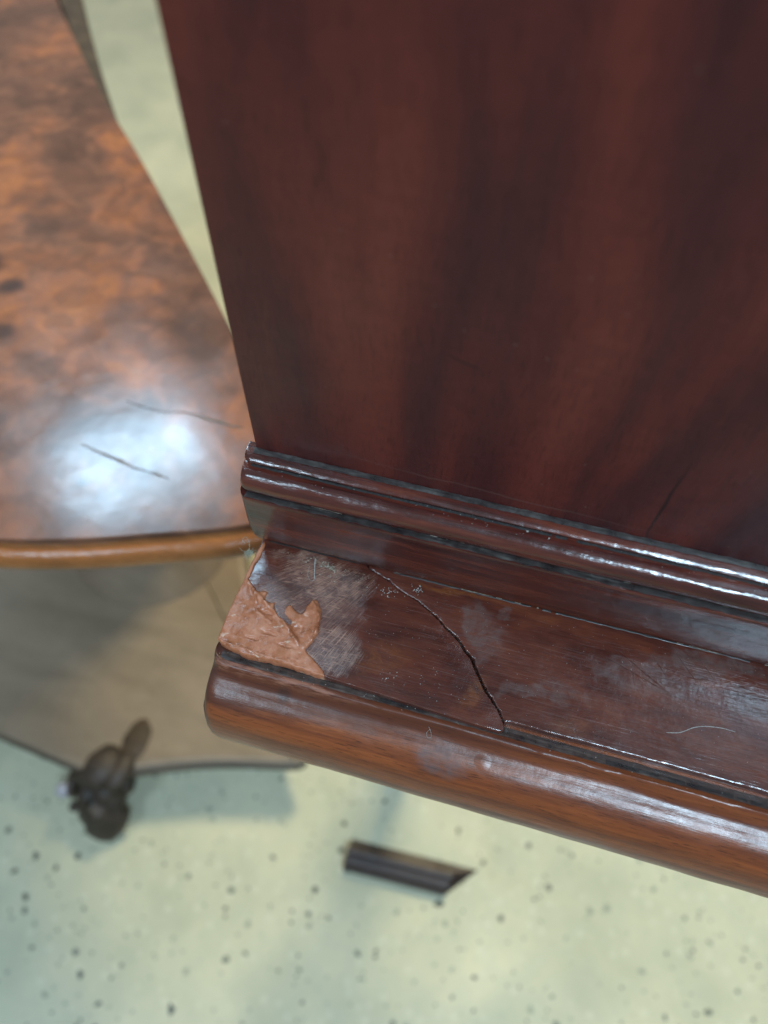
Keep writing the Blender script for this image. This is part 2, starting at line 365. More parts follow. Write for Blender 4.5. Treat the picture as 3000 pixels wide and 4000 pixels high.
def extrude(name, prof, x0, x1, r_end=.004, wob=0.0, nmid=60, seed=0):
    """sweep a (y,z) profile along x with rounded left and right ends; slight hand-made waviness"""
    cy = max(p[0] for p in prof); cz = sum(p[1] for p in prof) / len(prof)
    st = []
    K = 6
    for k in range(K + 1):
        a = math.pi / 2 * k / K
        st.append((x0 + r_end * (1 - math.sin(a)), r_end * (1 - math.cos(a))))
    st = [(x, r_end - r_end * math.sqrt(max(0, 1 - ((x0 + r_end - x) / r_end) ** 2))) for x in [x0 + r_end * (1 - math.cos(math.pi / 2 * k / K)) for k in range(K + 1)]]
    st += [(x0 + r_end + (x1 - x0 - 2 * r_end) * k / nmid, 0) for k in range(1, nmid)]
    st += [(x1 - (a - x0), b) for a, b in reversed(st[:K + 1])]
    vs = []; n = len(prof)
    pr = [Vector((p[0], p[1])) for p in prof]
    nr = []
    for i in range(n):
        a = pr[max(0, i - 1)]; b = pr[min(n - 1, i + 1)]; t = (b - a).normalized(); nr.append(Vector((t.y, -t.x)))
    # make normals point outward (towards -y on the front)
    if sum(q.x for q in nr) > 0: nr = [-q for q in nr]
    for x, ins in st:
        for i, p in enumerate(pr):
            q = p - nr[i] * 0
            yy = p.x + ins * (1.0 if p.x < cy - .001 else 0); zz = p.y
            if i > n * .6 and p.x < cy - .001: zz += ins * .55
            d = wob * mnoise.noise(Vector((x * 28, i * .35 + seed, 3.1))) + wob * .5 * mnoise.noise(Vector((x * 110, i * .6, seed + 8)))
            vs.append((x, yy + nr[i].x * d, zz + nr[i].y * d))
    fs = []
    for k in range(len(st) - 1):
        for i in range(n - 1):
            fs.append((k * n + i, k * n + i + 1, (k + 1) * n + i + 1, (k + 1) * n + i))
    fs.append(tuple(range(n))); fs.append(tuple((len(st) - 1) * n + i for i in reversed(range(n))))
    return fixn(mesh(name, vs, fs))

def box(name, a, b, bev=.001):
    bm = bmesh.new(); bmesh.ops.create_cube(bm, size=1)
    for v in bm.verts:
        v.co = Vector(((a[0] + b[0]) / 2 + v.co.x * (b[0] - a[0]), (a[1] + b[1]) / 2 + v.co.y * (b[1] - a[1]), (a[2] + b[2]) / 2 + v.co.z * (b[2] - a[2])))
    if bev: bmesh.ops.bevel(bm, geom=bm.edges[:], offset=bev, segments=2, affect='EDGES', profile=.6)
    me = bpy.data.meshes.new(name); bm.to_mesh(me); bm.free(); return me

def slab(name, poly, z0, z1, bev=.0004):
    """flat board with a free outline, edges eased"""
    bm = bmesh.new(); vs = [bm.verts.new((x, y, z1)) for x, y in poly]
    f = bm.faces.new(vs)
    if f.normal.z < 0: f.normal_flip()
    r = bmesh.ops.extrude_face_region(bm, geom=[f])
    low = [g for g in r['geom'] if isinstance(g, bmesh.types.BMVert)]
    for v in low: v.co.z = z0
    bmesh.ops.recalc_face_normals(bm, faces=bm.faces)
    top = [e for e in bm.edges if all(abs(v.co.z - z1) < 1e-7 for v in e.verts)]
    if bev: bmesh.ops.bevel(bm, geom=top, offset=bev, segments=3, affect='EDGES', profile=.5)
    bmesh.ops.triangulate(bm, faces=[f for f in bm.faces if len(f.verts) > 4])
    me = bpy.data.meshes.new(name); bm.to_mesh(me); bm.free(); return me

def tube(name, pts, r, seg=6, closed=False, taper=True):
    pts = [Vector(p) for p in pts]; vs = []; fs = []; n = len(pts)
    for i, p in enumerate(pts):
        t = (pts[min(n - 1, i + 1)] - pts[max(0, i - 1)]).normalized()
        u = t.cross(Vector((.31, .2, .93))).normalized(); w_ = t.cross(u)
        rr = r * (.45 if taper and i in (0, n - 1) else 1)
        for k in range(seg):
            a = 2 * math.pi * k / seg; vs.append(p + (u * math.cos(a) + w_ * math.sin(a)) * rr)
    for i in range(n - 1):
        for k in range(seg): fs.append((i * seg + k, i * seg + (k + 1) % seg, (i + 1) * seg + (k + 1) % seg, (i + 1) * seg + k))
    fs += [tuple(reversed(range(seg))), tuple((n - 1) * seg + k for k in range(seg))]
    return mesh(name, vs, fs)

def crom(pts, per=8, closed=False):
    pts = [Vector(p) for p in pts]; n = len(pts); out = []
    for i in range(n if closed else n - 1):
        g = (lambda k: pts[k % n]) if closed else (lambda k: pts[max(0, min(n - 1, k))])
        p0, p1, p2, p3 = g(i - 1), g(i), g(i + 1), g(i + 2)
        for k in range(per):
            t = k / per
            out.append(.5 * ((2 * p1) + (p2 - p0) * t + (2 * p0 - 5 * p1 + 4 * p2 - p3) * t * t + (3 * p1 - p0 - 3 * p2 + p3) * t ** 3))
    if not closed: out.append(pts[-1])
    return out

def lathe(name, prof, c, seg=32):
    vs = []; fs = []; n = len(prof)
    for k in range(seg):
        a = 2 * math.pi * k / seg
        for r, z in prof: vs.append((c[0] + r * math.cos(a), c[1] + r * math.sin(a), z))
    for k in range(seg):
        for i in range(n - 1): fs.append((k * n + i, ((k + 1) % seg) * n + i, ((k + 1) % seg) * n + i + 1, k * n + i + 1))
    return fixn(mesh(name, vs, fs))

# ------------------------------------------------------------------ setting: floor
floor = link('floor', mesh('floor', [(-6, -6, 0), (6, -6, 0), (6, 6, 0), (-6, 6, 0)], [(0, 1, 2, 3)]), M['floor'], None, False)
floor['kind'] = 'structure'
chipmeshes = []
for k in range(10):
    rr = random.Random(100 + k); n = rr.choice([5, 6, 7])
    bm = bmesh.new()
    ring = []
    for i in range(n):
        a = 2 * math.pi * i / n + rr.uniform(-.25, .25); q = rr.uniform(.65, 1.15)
        ring.append((q * math.cos(a), q * math.sin(a) * rr.uniform(.7, 1.0)))
    lo = [bm.verts.new((x, y, -.4)) for x, y in ring]; hi = [bm.verts.new((x * .93, y * .93, 1)) for x, y in ring]
    bm.faces.new(hi)
    for i in range(n): bm.faces.new((lo[i], lo[(i + 1) % n], hi[(i + 1) % n], hi[i]))
    me = bpy.data.meshes.new('stone_chip'); bm.to_mesh(me); bm.free(); me.materials.append(M[('chip', 'chip_mid', 'chip_dark')[(0, 1, 0, 2, 1, 0, 1, 2, 0, 1)[k]]]); chipmeshes.append(me)
placed = []
def chip_spot(x0, x1, y0, y1, r):
    for _ in range(30):
        x = random.uniform(x0, x1); y = random.uniform(y0, y1)
        if all((x - a) ** 2 + (y - b) ** 2 > (r + c + .003) ** 2 for a, b, c in placed): break
    placed.append((x, y, r)); return x, y
def chip_r():
    return random.choice([.0022, .0026, .0030, .0036, .0042, .0046, .0052, .0060, .0072]) * random.uniform(.8, 1.15)
for k in range(290):
    r = chip_r(); x, y = chip_spot(-.52, .60, -.29, .16, r)
    o = bpy.data.objects.new('stone_chip', random.choice(chipmeshes)); C.objects.link(o); o.parent = floor
    o.location = (x, y, 0); o.rotation_euler.z = random.uniform(0, 6.3); o.scale = (r, r * random.uniform(.7, 1.0), .0004)
vs = []; fs = []
placed = []
for k in range(2600):
    r = chip_r(); x = random.uniform(-1.6, 1.6); y = random.uniform(-1.4, .95)
    if -.535 < x < .615 and -.305 < y < .175: continue
    n = random.choice([5, 6]); b = len(vs)
    ring = [(x + r * random.uniform(.7, 1.1) * math.cos(2 * math.pi * i / n), y + r * random.uniform(.7, 1.1) * math.sin(2 * math.pi * i / n)) for i in range(n)]
    vs += [(p, q, .0004) for p, q in ring] + [(p, q, -.0005) for p, q in ring]
    fs.append(tuple(range(b, b + n)))
    for i in range(n): fs.append((b + n + i, b + n + (i + 1) % n, b + (i + 1) % n, b + i))
nb = len(fs)
for k in range(420):
    r = random.uniform(.0014, .0032); x = random.uniform(-.52, .60); y = random.uniform(-.29, .16)
    n = random.choice([5, 6]); b = len(vs)
    ring = [(x + r * random.uniform(.6, 1.2) * math.cos(2 * math.pi * i / n), y + r * random.uniform(.6, 1.1) * math.sin(2 * math.pi * i / n)) for i in range(n)]
    vs += [(p, q, .00025) for p, q in ring] + [(p, q, -.0005) for p, q in ring]
    fs.append(tuple(range(b, b + n)))
    for i in range(n): fs.append((b + n + i, b + n + (i + 1) % n, b + (i + 1) % n, b + i))
o = link('scattered_stone_chips', mesh('scattered_stone_chips', vs, fs), M['chip'], floor, False); o['kind'] = 'stuff'
o.data.materials.append(M['chip_mid'])
for i, p in enumerate(o.data.polygons):
    if i >= nb and (int(p.vertices[0]) // 12) % 3: p.material_index = 1

# ------------------------------------------------------------------ the mahogany cabinet
CX0, CX1 = 0.0, 0.70
cab = thing('mahogany_cabinet', 'dark red mahogany cabinet with moulded base, cracked ledge and terracotta filler on its corner', 'cabinet', (.35, .20, 0))
# large upright panel
pm = box('panel', (.0013, .060, .8502), (CX1 - .001, .078, 1.34), .0009)
panel = link('panel', pm, M['panel'], cab, True, 40); panel['label'] = 'large upright panel of dark flame figured mahogany'
link('carcase', box('carcase', (.004, .0785, .8505), (CX1 - .004, .36, 1.338), .002), M['carcase'], cab)

up = [(.0625, .9022), (.0585, .9021), (.0562, .9020), (.0548, .9016), (.0540, .9009), (.0541, .9002), (.0548, .8994), (.0548, .8986)]
for k in range(0, 16):
    a = R(76 + (226 - 76) * k / 15); up.append((.0522 + .0055 * math.cos(a), .8930 + .0055 * math.sin(a)))
up += [(.0486, .8886), (.0480, .8886), (.0460, .8888), (.0452, .8887), (.0449, .8882), (.0448, .8870), (.0448, .880), (.0448, .870), (.0450, .8640), (.0457, .8592), (.0468, .8555), (.0485, .8523), (.0510, .8505), (.0550, .8499), (.0595, .8499)]
um = link('base_moulding', extrude('base_moulding', up, -.0022, CX1 + .0022, .0032, .00026, 220, 1), M['mould'], cab, True, 38)
um['label'] = 'dark beaded base moulding with dusty grooves'

lo = [(.0595, .8440), (.010, .8440), (-.0005, .8440), (-.0030, .8443), (-.0050, .8449), (-.0060, .8453), (-.0068, .8454), (-.0075, .8451), (-.0083, .8440), (-.0093, .8424), (-.0106, .8411), (-.0122, .8403), (-.0142, .8398), (-.0165, .8392), (-.0190, .8379), (-.0216, .8358), (-.0240, .8329), (-.0259, .8292), (-.0272, .8248), (-.0279, .8200), (-.0280, .8150), (-.0274, .8100), (-.0262, .8055), (-.0243, .8014), (-.0215, .7982), (-.0180, .7962), (-.0130, .7952), (.0595, .7952)]
lm = link('rounded_edge_moulding', extrude('rounded_edge_moulding', lo, -.0010, CX1 + .001, .0060, .00032, 200, 5), M['torus'], cab, True, 40)
lm['label'] = 'amber brown rounded edge moulding below the ledge'

# ledge: unbroken board to the right of the crack, loose veneer piece to the left
crack = [(49.5, 48.8), (54.3, 47.1), (59.8, 45.0), (64.3, 42.6), (69.0, 41.0), (73.7, 39.3), (78.0, 37.0), (82.8, 34.3), (86.6, 31.4), (89.7, 29.5), (93.9, 26.7), (96.6, 23.6), (99.7, 21.2), (102.5, 17.2), (105.3, 13.3), (108.1, 9.4), (111.1, 6.6), (114.1, 3.4), (117.4, -1.1)]
cp = crom([(x / 1000, y / 1000, 0) for x, y in crack], 5)
def jag(i, amt, sd): return amt * mnoise.noise(Vector((i * .55, sd, 0)))
left = []; rightc = []
for i, p in enumerate(cp):
    t = (cp[min(len(cp) - 1, i + 1)] - cp[max(0, i - 1)]).normalized(); nrm = Vector((-t.y, t.x, 0))
    if nrm.x < 0: nrm = -nrm
    f = i / (len(cp) - 1); gap = .00012 + .00062 * math.exp(-((f - .66) / .22) ** 2) + .0003 * f
    left.append(p - nrm * (gap * .5) + nrm * jag(i * 2.3, .00038, 2)); rightc.append(p + nrm * (gap * .6 + max(0, jag(i * 2.1, .0011, 9))))
frag_front = [(117.9, -3.6), (116.6, -4.7), (104.1, -4.4), (89.5, -3.9), (69.5, -3.0), (46.6, -2.2), (30, -1.2), (15, -.4), (0.4, 0.2)]
fp = [(.0004, .0590), (.0440, .0590), (.0465, .0515)] + [(p.x, p.y) for p in left] + [(x / 1000, y / 1000) for x, y in frag_front]
frag = link('loose_veneer_piece', slab('loose_veneer_piece', fp, ZL - .0030, ZL + .00025, .0004), M['veneer'], cab, True, 35)
frag['label'] = 'broken veneer piece left of the crack, slipped forward'
bp = [(.0470, .0590)] + [(.0482, .0512)] + [(p.x, p.y) for p in rightc] + [(.1186, -.0002), (.1200, .0000)] + [(.12 + (CX1 - .12) * k / 160, .00025 * mnoise.noise(Vector((k * .9, 4, 4))) + .0002 * mnoise.noise(Vector((k * .17, 9, 4)))) for k in range(1, 160)] + [(CX1, .0), (CX1, .0590)]
brd = link('ledge_board', slab('ledge_board', bp, ZL - .0040, ZL, .0007), M['veneer'], cab, True, 35)
brd['label'] = 'scratched dark ledge board right of the crack'

# carcase and legs below (out of sight from above)
link('frieze', box('frieze', (.010, .030, .722), (CX1 - .01, .34, .7945), .002), M['carcase'], cab)
for lx in (.035, CX1 - .075):
    for ly in (.20, .295):
        link('leg', box('leg', (lx, ly, 0), (lx + .04, ly + .04, .7215), .004), M['carcase'], cab)

# terracotta filler over the broken corner
PO = [(1.4, 49.5), (2.6, 48.1), (2.9, 42.0), (1.9, 37.8), (2.0, 31.8), (1.6, 30.3), (4.5, 28.0), (7.4, 25.7), (9.0, 26.6), (11.8, 26.6), (11.4, 24.4), (12.2, 22.6), (15.0, 22.4), (16.6, 23.4), (16.4, 21.8), (16.8, 20.3), (19.3, 18.0), (22.3, 16.3), (25.8, 14.8), (25.4, 16.4), (21.2, 19.2), (20.9, 22.2), (22.6, 24.2), (24.4, 22.4), (27.4, 20.8), (28.9, 20.9), (29.3, 25.2), (31.1, 28.4), (33.1, 28.5), (35.8, 24.8), (37.3, 20.1), (37.9, 15.1), (37.4, 10.8), (35.3, 6.5), (38.9, 3.9), (42.8, 1.7), (44.9, -0.1), (46.3, -2.3), (42.6, -2.6), (32.6, -2.0), (24.8, -2.0), (17.0, -2.3), (12.3, -2.6), (6.6, -1.4), (1.0, -0.4), (-0.8, 1.2), (-0.9, 5.1), (-1.0, 11.8), (-0.9, 18.4), (-0.5, 24.4), (-0.3, 29.0), (-0.2, 37.4), (0.3, 43.7)]
def filler():
    P = np.array(PO) / 1000.0; st = .00034
    xs = np.arange(-.002, .0485, st); ys = np.arange(-.004, .0515, st)
    X, Y = np.meshgrid(xs, ys, indexing='ij'); nx, ny = X.shape
    J = np.array([[[mnoise.noise(Vector((x * 420, y * 420, 1.0))), mnoise.noise(Vector((x * 420, y * 420, 7.0)))] for y in ys] for x in xs]) * .00075
    QX = X + J[..., 0]; QY = Y + J[..., 1]
    ins = np.zeros(X.shape, bool); D = np.full(X.shape, 1e9)
    n = len(P)
    for i in range(n):
        a = P[i]; b = P[(i + 1) % n]
        cond = (a[1] > QY) != (b[1] > QY)
        xi = a[0] + (QY - a[1]) * (b[0] - a[0]) / (b[1] - a[1] + 1e-12)
        ins ^= cond & (QX < xi)
        t = np.clip(((QX - a[0]) * (b[0] - a[0]) + (QY - a[1]) * (b[1] - a[1])) / ((b - a) @ (b - a) + 1e-12), 0, 1)
        D = np.minimum(D, np.hypot(QX - a[0] - t * (b[0] - a[0]), QY - a[1] - t * (b[1] - a[1])))
    ridge = [((31.0, 27.5), (36.5, 20.5), .9, .0011), ((36.5, 20.5), (36.8, 12.0), .9, .0010), ((36.8, 12.0), (34.0, 7.0), .9, .0007), ((2.0, 29.5), (7.0, 25.0), .8, .0009), ((7.0, 25.0), (12.0, 21.5), .8, .0009), ((12, 21.5), (20.0, 17.5), .9, .0010), ((20, 17.5), (31, 8.0), 1.2, .0012), ((5.5, 26.0), (9.0, 20.5), .5, .0006), ((1, .5), (16, -.5), .8, .0006), ((16, -.5), (32, -.6), .7, .0004), ((10.5, 17.0), (17.5, 13.5), .5, .0006)]
    pit = [((14.5, 17.5), 2.6, 1.3, .0009), ((29.5, 13.0), 2.6, 3.2, .0008), ((19.0, 9.0), 4.0, .9, .0006), ((27.0, 5.5), 3.4, .7, .0006), ((13.0, 5.0), 3.0, .6, .0004), ((31.5, 18.5), 2.6, 3.6, .0005)]
    Hh = np.zeros(X.shape)
    for i in range(nx):
        for j in range(ny):
            if not ins[i, j]: continue
            x = X[i, j]; y = Y[i, j]; d = D[i, j]
            h = .00055 + .0006 * min(1, d / .006)
            h += .00034 * mnoise.noise(Vector((x * 110 + y * 60, y * 190 - x * 110, 2))) + .00010 * mnoise.noise(Vector((x * 480, y * 480, 5))) + .00006 * abs(mnoise.noise(Vector((x * 1100, y * 1100, 9))))
            for (a, b, wd, am) in ridge:
                ax, ay, bx, by = a[0] / 1000, a[1] / 1000, b[0] / 1000, b[1] / 1000
                t = max(0, min(1, ((x - ax) * (bx - ax) + (y - ay) * (by - ay)) / ((bx - ax) ** 2 + (by - ay) ** 2)))
                q = math.hypot(x - ax - t * (bx - ax), y - ay - t * (by - ay)) / (wd / 1000)
                if q < 3: h += am * math.exp(-q * q) * (.65 + .7 * mnoise.noise(Vector((x * 350, y * 350, 4))))
            for (c, rx, ry, am) in pit:
                q = ((x * 1000 - c[0]) / rx) ** 2 + ((y * 1000 - c[1]) / ry) ** 2
                q += .5 * mnoise.noise(Vector((x * 600, y * 600, 12)))
                if q < 4: h -= am * math.exp(-max(q, 0) ** 2)
            h = max(h, .00012) * min(1, (d / .0007)) ** .55
            Hh[i, j] = h * 1.25
    idx = -np.ones(X.shape, int); vs = []; fs = []
    for i in range(nx):
        for j in range(ny):
            if ins[i, j]:
                idx[i, j] = len(vs); vs.append((QX[i, j] * .5 + X[i, j] * .5, QY[i, j] * .5 + Y[i, j] * .5, ZL + .00022 + Hh[i, j]))
    for i in range(nx - 1):
        for j in range(ny - 1):
            q = (idx[i, j], idx[i + 1, j], idx[i + 1, j + 1], idx[i, j + 1])
            if min(q) >= 0: fs.append(tuple(int(k) for k in q))
    me = mesh('filler_patch', vs, fs)
    bm = bmesh.new(); bm.from_mesh(me)
    bmesh.ops.delete(bm, geom=[v for v in bm.verts if not v.link_faces], context='VERTS')
    for it in range(4):
        new = {}
        for v in bm.verts:
            if not v.is_boundary: continue
            nb = [e.other_vert(v) for e in v.link_edges if e.is_boundary]
            if len(nb) == 2: new[v] = v.co * .4 + (nb[0].co + nb[1].co) * .3
        for v, c in new.items(): v.co = c
    be = [e for e in bm.edges if e.is_boundary]
    r = bmesh.ops.extrude_edge_only(bm, edges=be)
    for g in r['geom']:
        if isinstance(g, bmesh.types.BMVert): g.co.z = ZL - .0033 + .0006 * mnoise.noise(g.co * 400)
    bmesh.ops.recalc_face_normals(bm, faces=bm.faces)
    bm.to_mesh(me); bm.free(); return me
put = link('filler_patch', filler(), M['putty'], cab, True, 60); put['label'] = 'rough terracotta coloured filler on the broken left corner'

# dust, grime and dried glue lying in the grooves: thin ragged ribbons resting on the mouldings
def ribbon(name, x0, x1, a, b, mat, parent, lift=.00012, step=.0006, cover=.8, seed=0, rag=.5):
    """ragged strip between two (y,z) rails"""
    vs = []; fs = []; n = int((x1 - x0) / step); prev = None
    for i in range(n + 1):
        x = x0 + i * step
        on = mnoise.noise(Vector((x * 45, seed, 1))) * .5 + .5 + .25 * mnoise.noise(Vector((x * 260, seed, 4)))
        if on > cover: prev = None; continue
        f0 = max(0, rag * (.4 + mnoise.noise(Vector((x * 210, seed, 11))) * .9)) * .5
        f1 = 1 - max(0, rag * (.4 + mnoise.noise(Vector((x * 230, seed, 17))) * .9)) * .5
        q0 = (x, a[0] + (b[0] - a[0]) * f0, a[1] + (b[1] - a[1]) * f0); q1 = (x, a[0] + (b[0] - a[0]) * f1, a[1] + (b[1] - a[1]) * f1)
        qm = (x, (q0[1] + q1[1]) / 2 - lift * .5, (q0[2] + q1[2]) / 2 + lift)
        k = len(vs); vs += [q0, qm, q1]
        if prev is not None: fs += [(prev, k, k + 1, prev + 1), (prev + 1, k + 1, k + 2, prev + 2)]
        prev = k
    o = link(name, mesh(name, vs, fs), mat, parent, True, 80); o['kind'] = 'stuff'; return o
ribbon('dust_line', .001, .69, (.0600, .9027), (.0574, .9023), M['dust'], um, .0001, .0004, 1.2, 3, .25)
ribbon('dust_line', .001, .69, (.0551, .8988), (.0536, .8987), M['grime'], um, .0001, .0006, .85, 8)
ribbon('dust_line', .0, .69, (.0486, .8888), (.0452, .88895), M['dust'], um, .0001, .0004, 1.0, 21, .45)
ribbon('dust_line', .0, .69, (.0491, .8891), (.0480, .8889), M['glue'], um, .0002, .0004, .36, 27, .5)
ribbon('dust_line', .002, .69, (-.0010, .8442), (-.0052, .8451), M['film'], lm, .00008, .0004, 1.5, 31, .12)
ribbon('dust_line', .002, .69, (-.0020, .8444), (-.0050, .8452), M['dust'], lm, .00005, .0004, .50, 37, .8)
ribbon('glue_line', .060, .69, (.0506, .8487), (.0498, .8486), M['glue'], brd, .0003, .0004, .42, 41, .7)
ribbon('glue_line', .060, .69, (.0508, .8486), (.0494, .84855), M['dust'], brd, .0002, .0004, .75, 45, .7)
ribbon('glue_line', .004, .045, (.0508, .8489), (.0494, .8489), M['grime'], frag, .0005, .0005, .8, 47, .7)

def flakes(name, spots, mat, parent, seed):
    rr = random.Random(seed); vs = []; fs = []
    for (cx, cy, sx, sy, n, sz) in spots:
        for k in range(n):
            x = rr.gauss(cx, sx); y = rr.gauss(cy, sy); r = sz * rr.uniform(.4, 1.3); b = len(vs); m_ = rr.choice([5, 6]); a0 = rr.uniform(0, 6)
            el = rr.uniform(.35, 1)
            for i in range(m_):
                a = a0 + 2 * math.pi * i / m_; px = r * math.cos(a) * rr.uniform(.7, 1.2); py = r * el * math.sin(a) * rr.uniform(.7, 1.2)
                vs.append((x + px * math.cos(a0) - py * math.sin(a0), y + px * math.sin(a0) + py * math.cos(a0), ZL + .0003))
            vs.append((x, y, ZL + .0003 + r * .6))
            for i in range(m_): fs.append((b + i, b + (i + 1) % m_, b + m_))
    o = link(name, mesh(name, vs, fs), mat, parent, True, 30); o['kind'] = 'stuff'; return o
flakes('glue_flakes', [(.024, .0462, .0030, .0011, 40, .00030), (.0315, .0450, .0022, .0007, 70, .00034), (.0365, .0425, .0030, .0020, 40, .00024), (.013, .0465, .003, .0012, 16, .0002), (.048, .044, .003, .001, 18, .0002), (.033, .036, .008, .006, 60, .00016)], M['glue'], frag, 5)
flakes('varnish_bits', [(.0595, .0405, .0030, .0014, 34, .00026), (.072, .0450, .0014, .0008, 26, .0003), (.070, .005, .003, .0018, 22, .00022), (.088, .0055, .008, .003, 26, .0002), (.075, .020, .016, .010, 40, .00014)], M['lint'], frag, 6)
# crumbly fill inside the crack
vs = []; fs = []; rr = random.Random(3)
for i in range(len(cp)):
    for k in range(3):
        p = cp[i] + Vector((rr.uniform(-.0003, .0005), rr.uniform(-.0006, .0006), 0)); r = rr.uniform(.00010, .00030); b = len(vs)
        for a in range(5): vs.append((p.x + r * math.cos(a * 1.2566), p.y + r * math.sin(a * 1.2566), ZL - .0001))
        vs.append((p.x, p.y, ZL + .00012 + r * .8)); fs += [(b + a, b + (a + 1) % 5, b + 5) for a in range(5)]
o = link('crack_crumbs', mesh('crack_crumbs', vs, fs), M['dust'], brd, True, 30); o['kind'] = 'stuff'

# ------------------------------------------------------------------ lint and dust on the cabinet
lp = crom([(.1773, .0120, 0), (.1824, .0135, 0), (.1875, .0169, 0), (.1919, .0185, 0), (.1971, .0194, 0), (.2026, .0194, 0)], 5)
o = link('lint_thread', tube('lint_thread', [(p.x, p.y, ZL + .0002 + .00008 * math.sin(i)) for i, p in enumerate(lp)], .00013), M['lint'], None)
tag(o, 'pale curved lint thread lying on the dark ledge near its right side', 'lint')
def fibre(name, label, pts, r, mat='lint'):
    o = link(name, tube(name, crom(pts, 6), r), M[mat], None); return tag(o, label, 'fibre')
fibre('looped_fibre', 'tiny looped hair on the amber rounded edge below the crack', [(.0900, -.0088, .8440), (.0912, -.0100, .8424), (.0918, -.0116, .8412), (.0904, -.0120, .8410), (.0898, -.0106, .8418), (.0908, -.0094, .8432)], .00006)
fibre('wood_splinter', 'pale splinter standing by the dried glue at the back of the ledge', [(.0258, .0470, ZL + .0010), (.0268, .0430, ZL + .0012), (.0285, .0375, ZL + .0007)], .00022)
fibre('bent_hair', 'short bent hair beside the pale splinter on the ledge', [(.0245, .0430, ZL + .0006), (.0252, .0385, ZL + .0009), (.0275, .0362, ZL + .0008), (.0290, .0380, ZL + .0006)], .00007)
# fluff caught on the left end
vs = []; fs = []; rr = random.Random(11)
def addtube(pts, r):
    t = tube('x', pts, r, 4); b = len(vs)
    vs.extend([tuple(v.co) for v in t.vertices]); fs.extend([tuple(b + i for i in p.vertices) for p in t.polygons]); bpy.data.meshes.remove(t)
for k in range(60):
    c = Vector((-.0032, .0425, .8475)); pts = []
    p = c + Vector((rr.gauss(0, .0009), rr.gauss(0, .0013), rr.gauss(0, .0006)))
    d = Vector((rr.gauss(0, 1), rr.gauss(0, 1), rr.gauss(0, .6))).normalized()
    for i in range(7):
        pts.append(p.copy()); d = (d + Vector((rr.gauss(0, .5), rr.gauss(0, .5), rr.gauss(0, .4))) + (c - p) * 260).normalized(); p += d * .00045
    addtube(pts, .00007)
addtube(crom([(-.0035, .0440, .848), (-.0050, .0475, .8485), (-.0072, .0490, .849), (-.0078, .0470, .849), (-.0060, .0460, .8485)], 5), .00007)
addtube(crom([(-.0035, .0430, .848), (-.0060, .0425, .848), (-.0085, .0440, .8475)], 5), .00006)
addtube(crom([(-.0005, .0400, .849), (-.0030, .0390, .8478), (-.0048, .0410, .8472)], 5), .00006)
o = link('dust_fluff', mesh('dust_fluff', vs, fs), M['fluff'], None)
tag(o, 'small grey green tuft of fluff clinging to the left end of the ledge', 'fluff')
# loose specks
vs = []; fs = []; rr = random.Random(17)
def speck(x, y, z, r):
    b = len(vs); n = 5
    for i in range(n): vs.append((x + r * math.cos(i * 1.2566), y + r * math.sin(i * 1.2566), z))
    vs.append((x, y, z + r)); fs.extend([(b + i, b + (i + 1) % n, b + n) for i in range(n)])
for k in range(520): speck(rr.uniform(.03, .42), rr.uniform(.001, .047), ZL + .0002, rr.choice([.00006, .00008, .0001, .00014]))
for k in range(160): speck(rr.uniform(.0, .42), rr.uniform(-.0245, -.018), .8383 - 0, .00001)
for k in range(130): speck(rr.uniform(.0, .42), rr.uniform(.0508, .0555), .8993, rr.choice([.00010, .00013, .00016]))
for k in range(80): speck(rr.uniform(.0, .42), rr.uniform(-.006, -.002), .8452, rr.choice([.00010, .00014, .00018]))
speck(.0145, .0545, .9018, .0005); speck(.1085, .0535, .8990, .0005); speck(.1165, .0527, .8990, .00035)
o = link('dust_specks', mesh('dust_specks', vs, fs), M['lint'], None, True, 30)
tag(o, 'fine pale dust specks scattered over the ledge and mouldings', 'dust', None, 'stuff')

# ------------------------------------------------------------------ the burl walnut table
tbl = thing('card_table', 'burl walnut table with orange edge band on a platform base with carved feet', 'table', (-.43, .36, 0))
OUT = [(-.635, .8535), (-.535, .732), (-.453, .634), (-.373, .543), (-.305, .472), (-.214, .371), (-.136, .282), (-.095, .232), (-.058, .186), (-.040, .158), (-.041, .136), (-.066, .119), (-.111, .101), (-.157, .084), (-.204, .071), (-.262, .061), (-.335, .062), (-.42, .085), (-.52, .135), (-.62, .215), (-.70, .325), (-.75, .45), (-.77, .58), (-.762, .70), (-.735, .80), (-.69, .865), (-.660, .873)]
ol = [Vector((p.x, p.y)) for p in crom([(x + (.0045 if i < 9 else 0), y + (.004 if i < 9 else 0), 0) for i, (x, y) in enumerate(OUT)], 8, True)]
def outward(pl):
    n = len(pl); ns = []
    area = sum(pl[i].x * pl[(i + 1) % n].y - pl[(i + 1) % n].x * pl[i].y for i in range(n))
    for i in range(n):
        t = (pl[(i + 1) % n] - pl[i - 1]).normalized(); q = Vector((t.y, -t.x)); ns.append(q if area > 0 else -q)
    return ns
def sweep(name, pl, prof, cap_top=False, scl=None):
    ns = outward(pl)
    if scl: ns = [q * k for q, k in zip(ns, scl)]
    vs = []; fs = []; n = len(pl); k = len(prof)
    for i in range(n):
        for d, z in prof: vs.append((pl[i].x + ns[i].x * d, pl[i].y + ns[i].y * d, z))
    for i in range(n):
        for j in range(k - 1): fs.append((i * k + j, ((i + 1) % n) * k + j, ((i + 1) % n) * k + j + 1, i * k + j + 1))
    if cap_top: fs.append(tuple(i * k for i in range(n)))
    me = fixn(mesh(name, vs, fs)); me['flatcap'] = bool(cap_top); return me
top = link('table_top', sweep('table_top', ol, [(-.0012, .7200), (-.0003, .7197), (0, .7190), (0, .7150), (-.004, .7145)], True), M['burl'], tbl, True, 30)
top['label'] = 'blotchy burl walnut veneered top with open cracks'
bsc = []
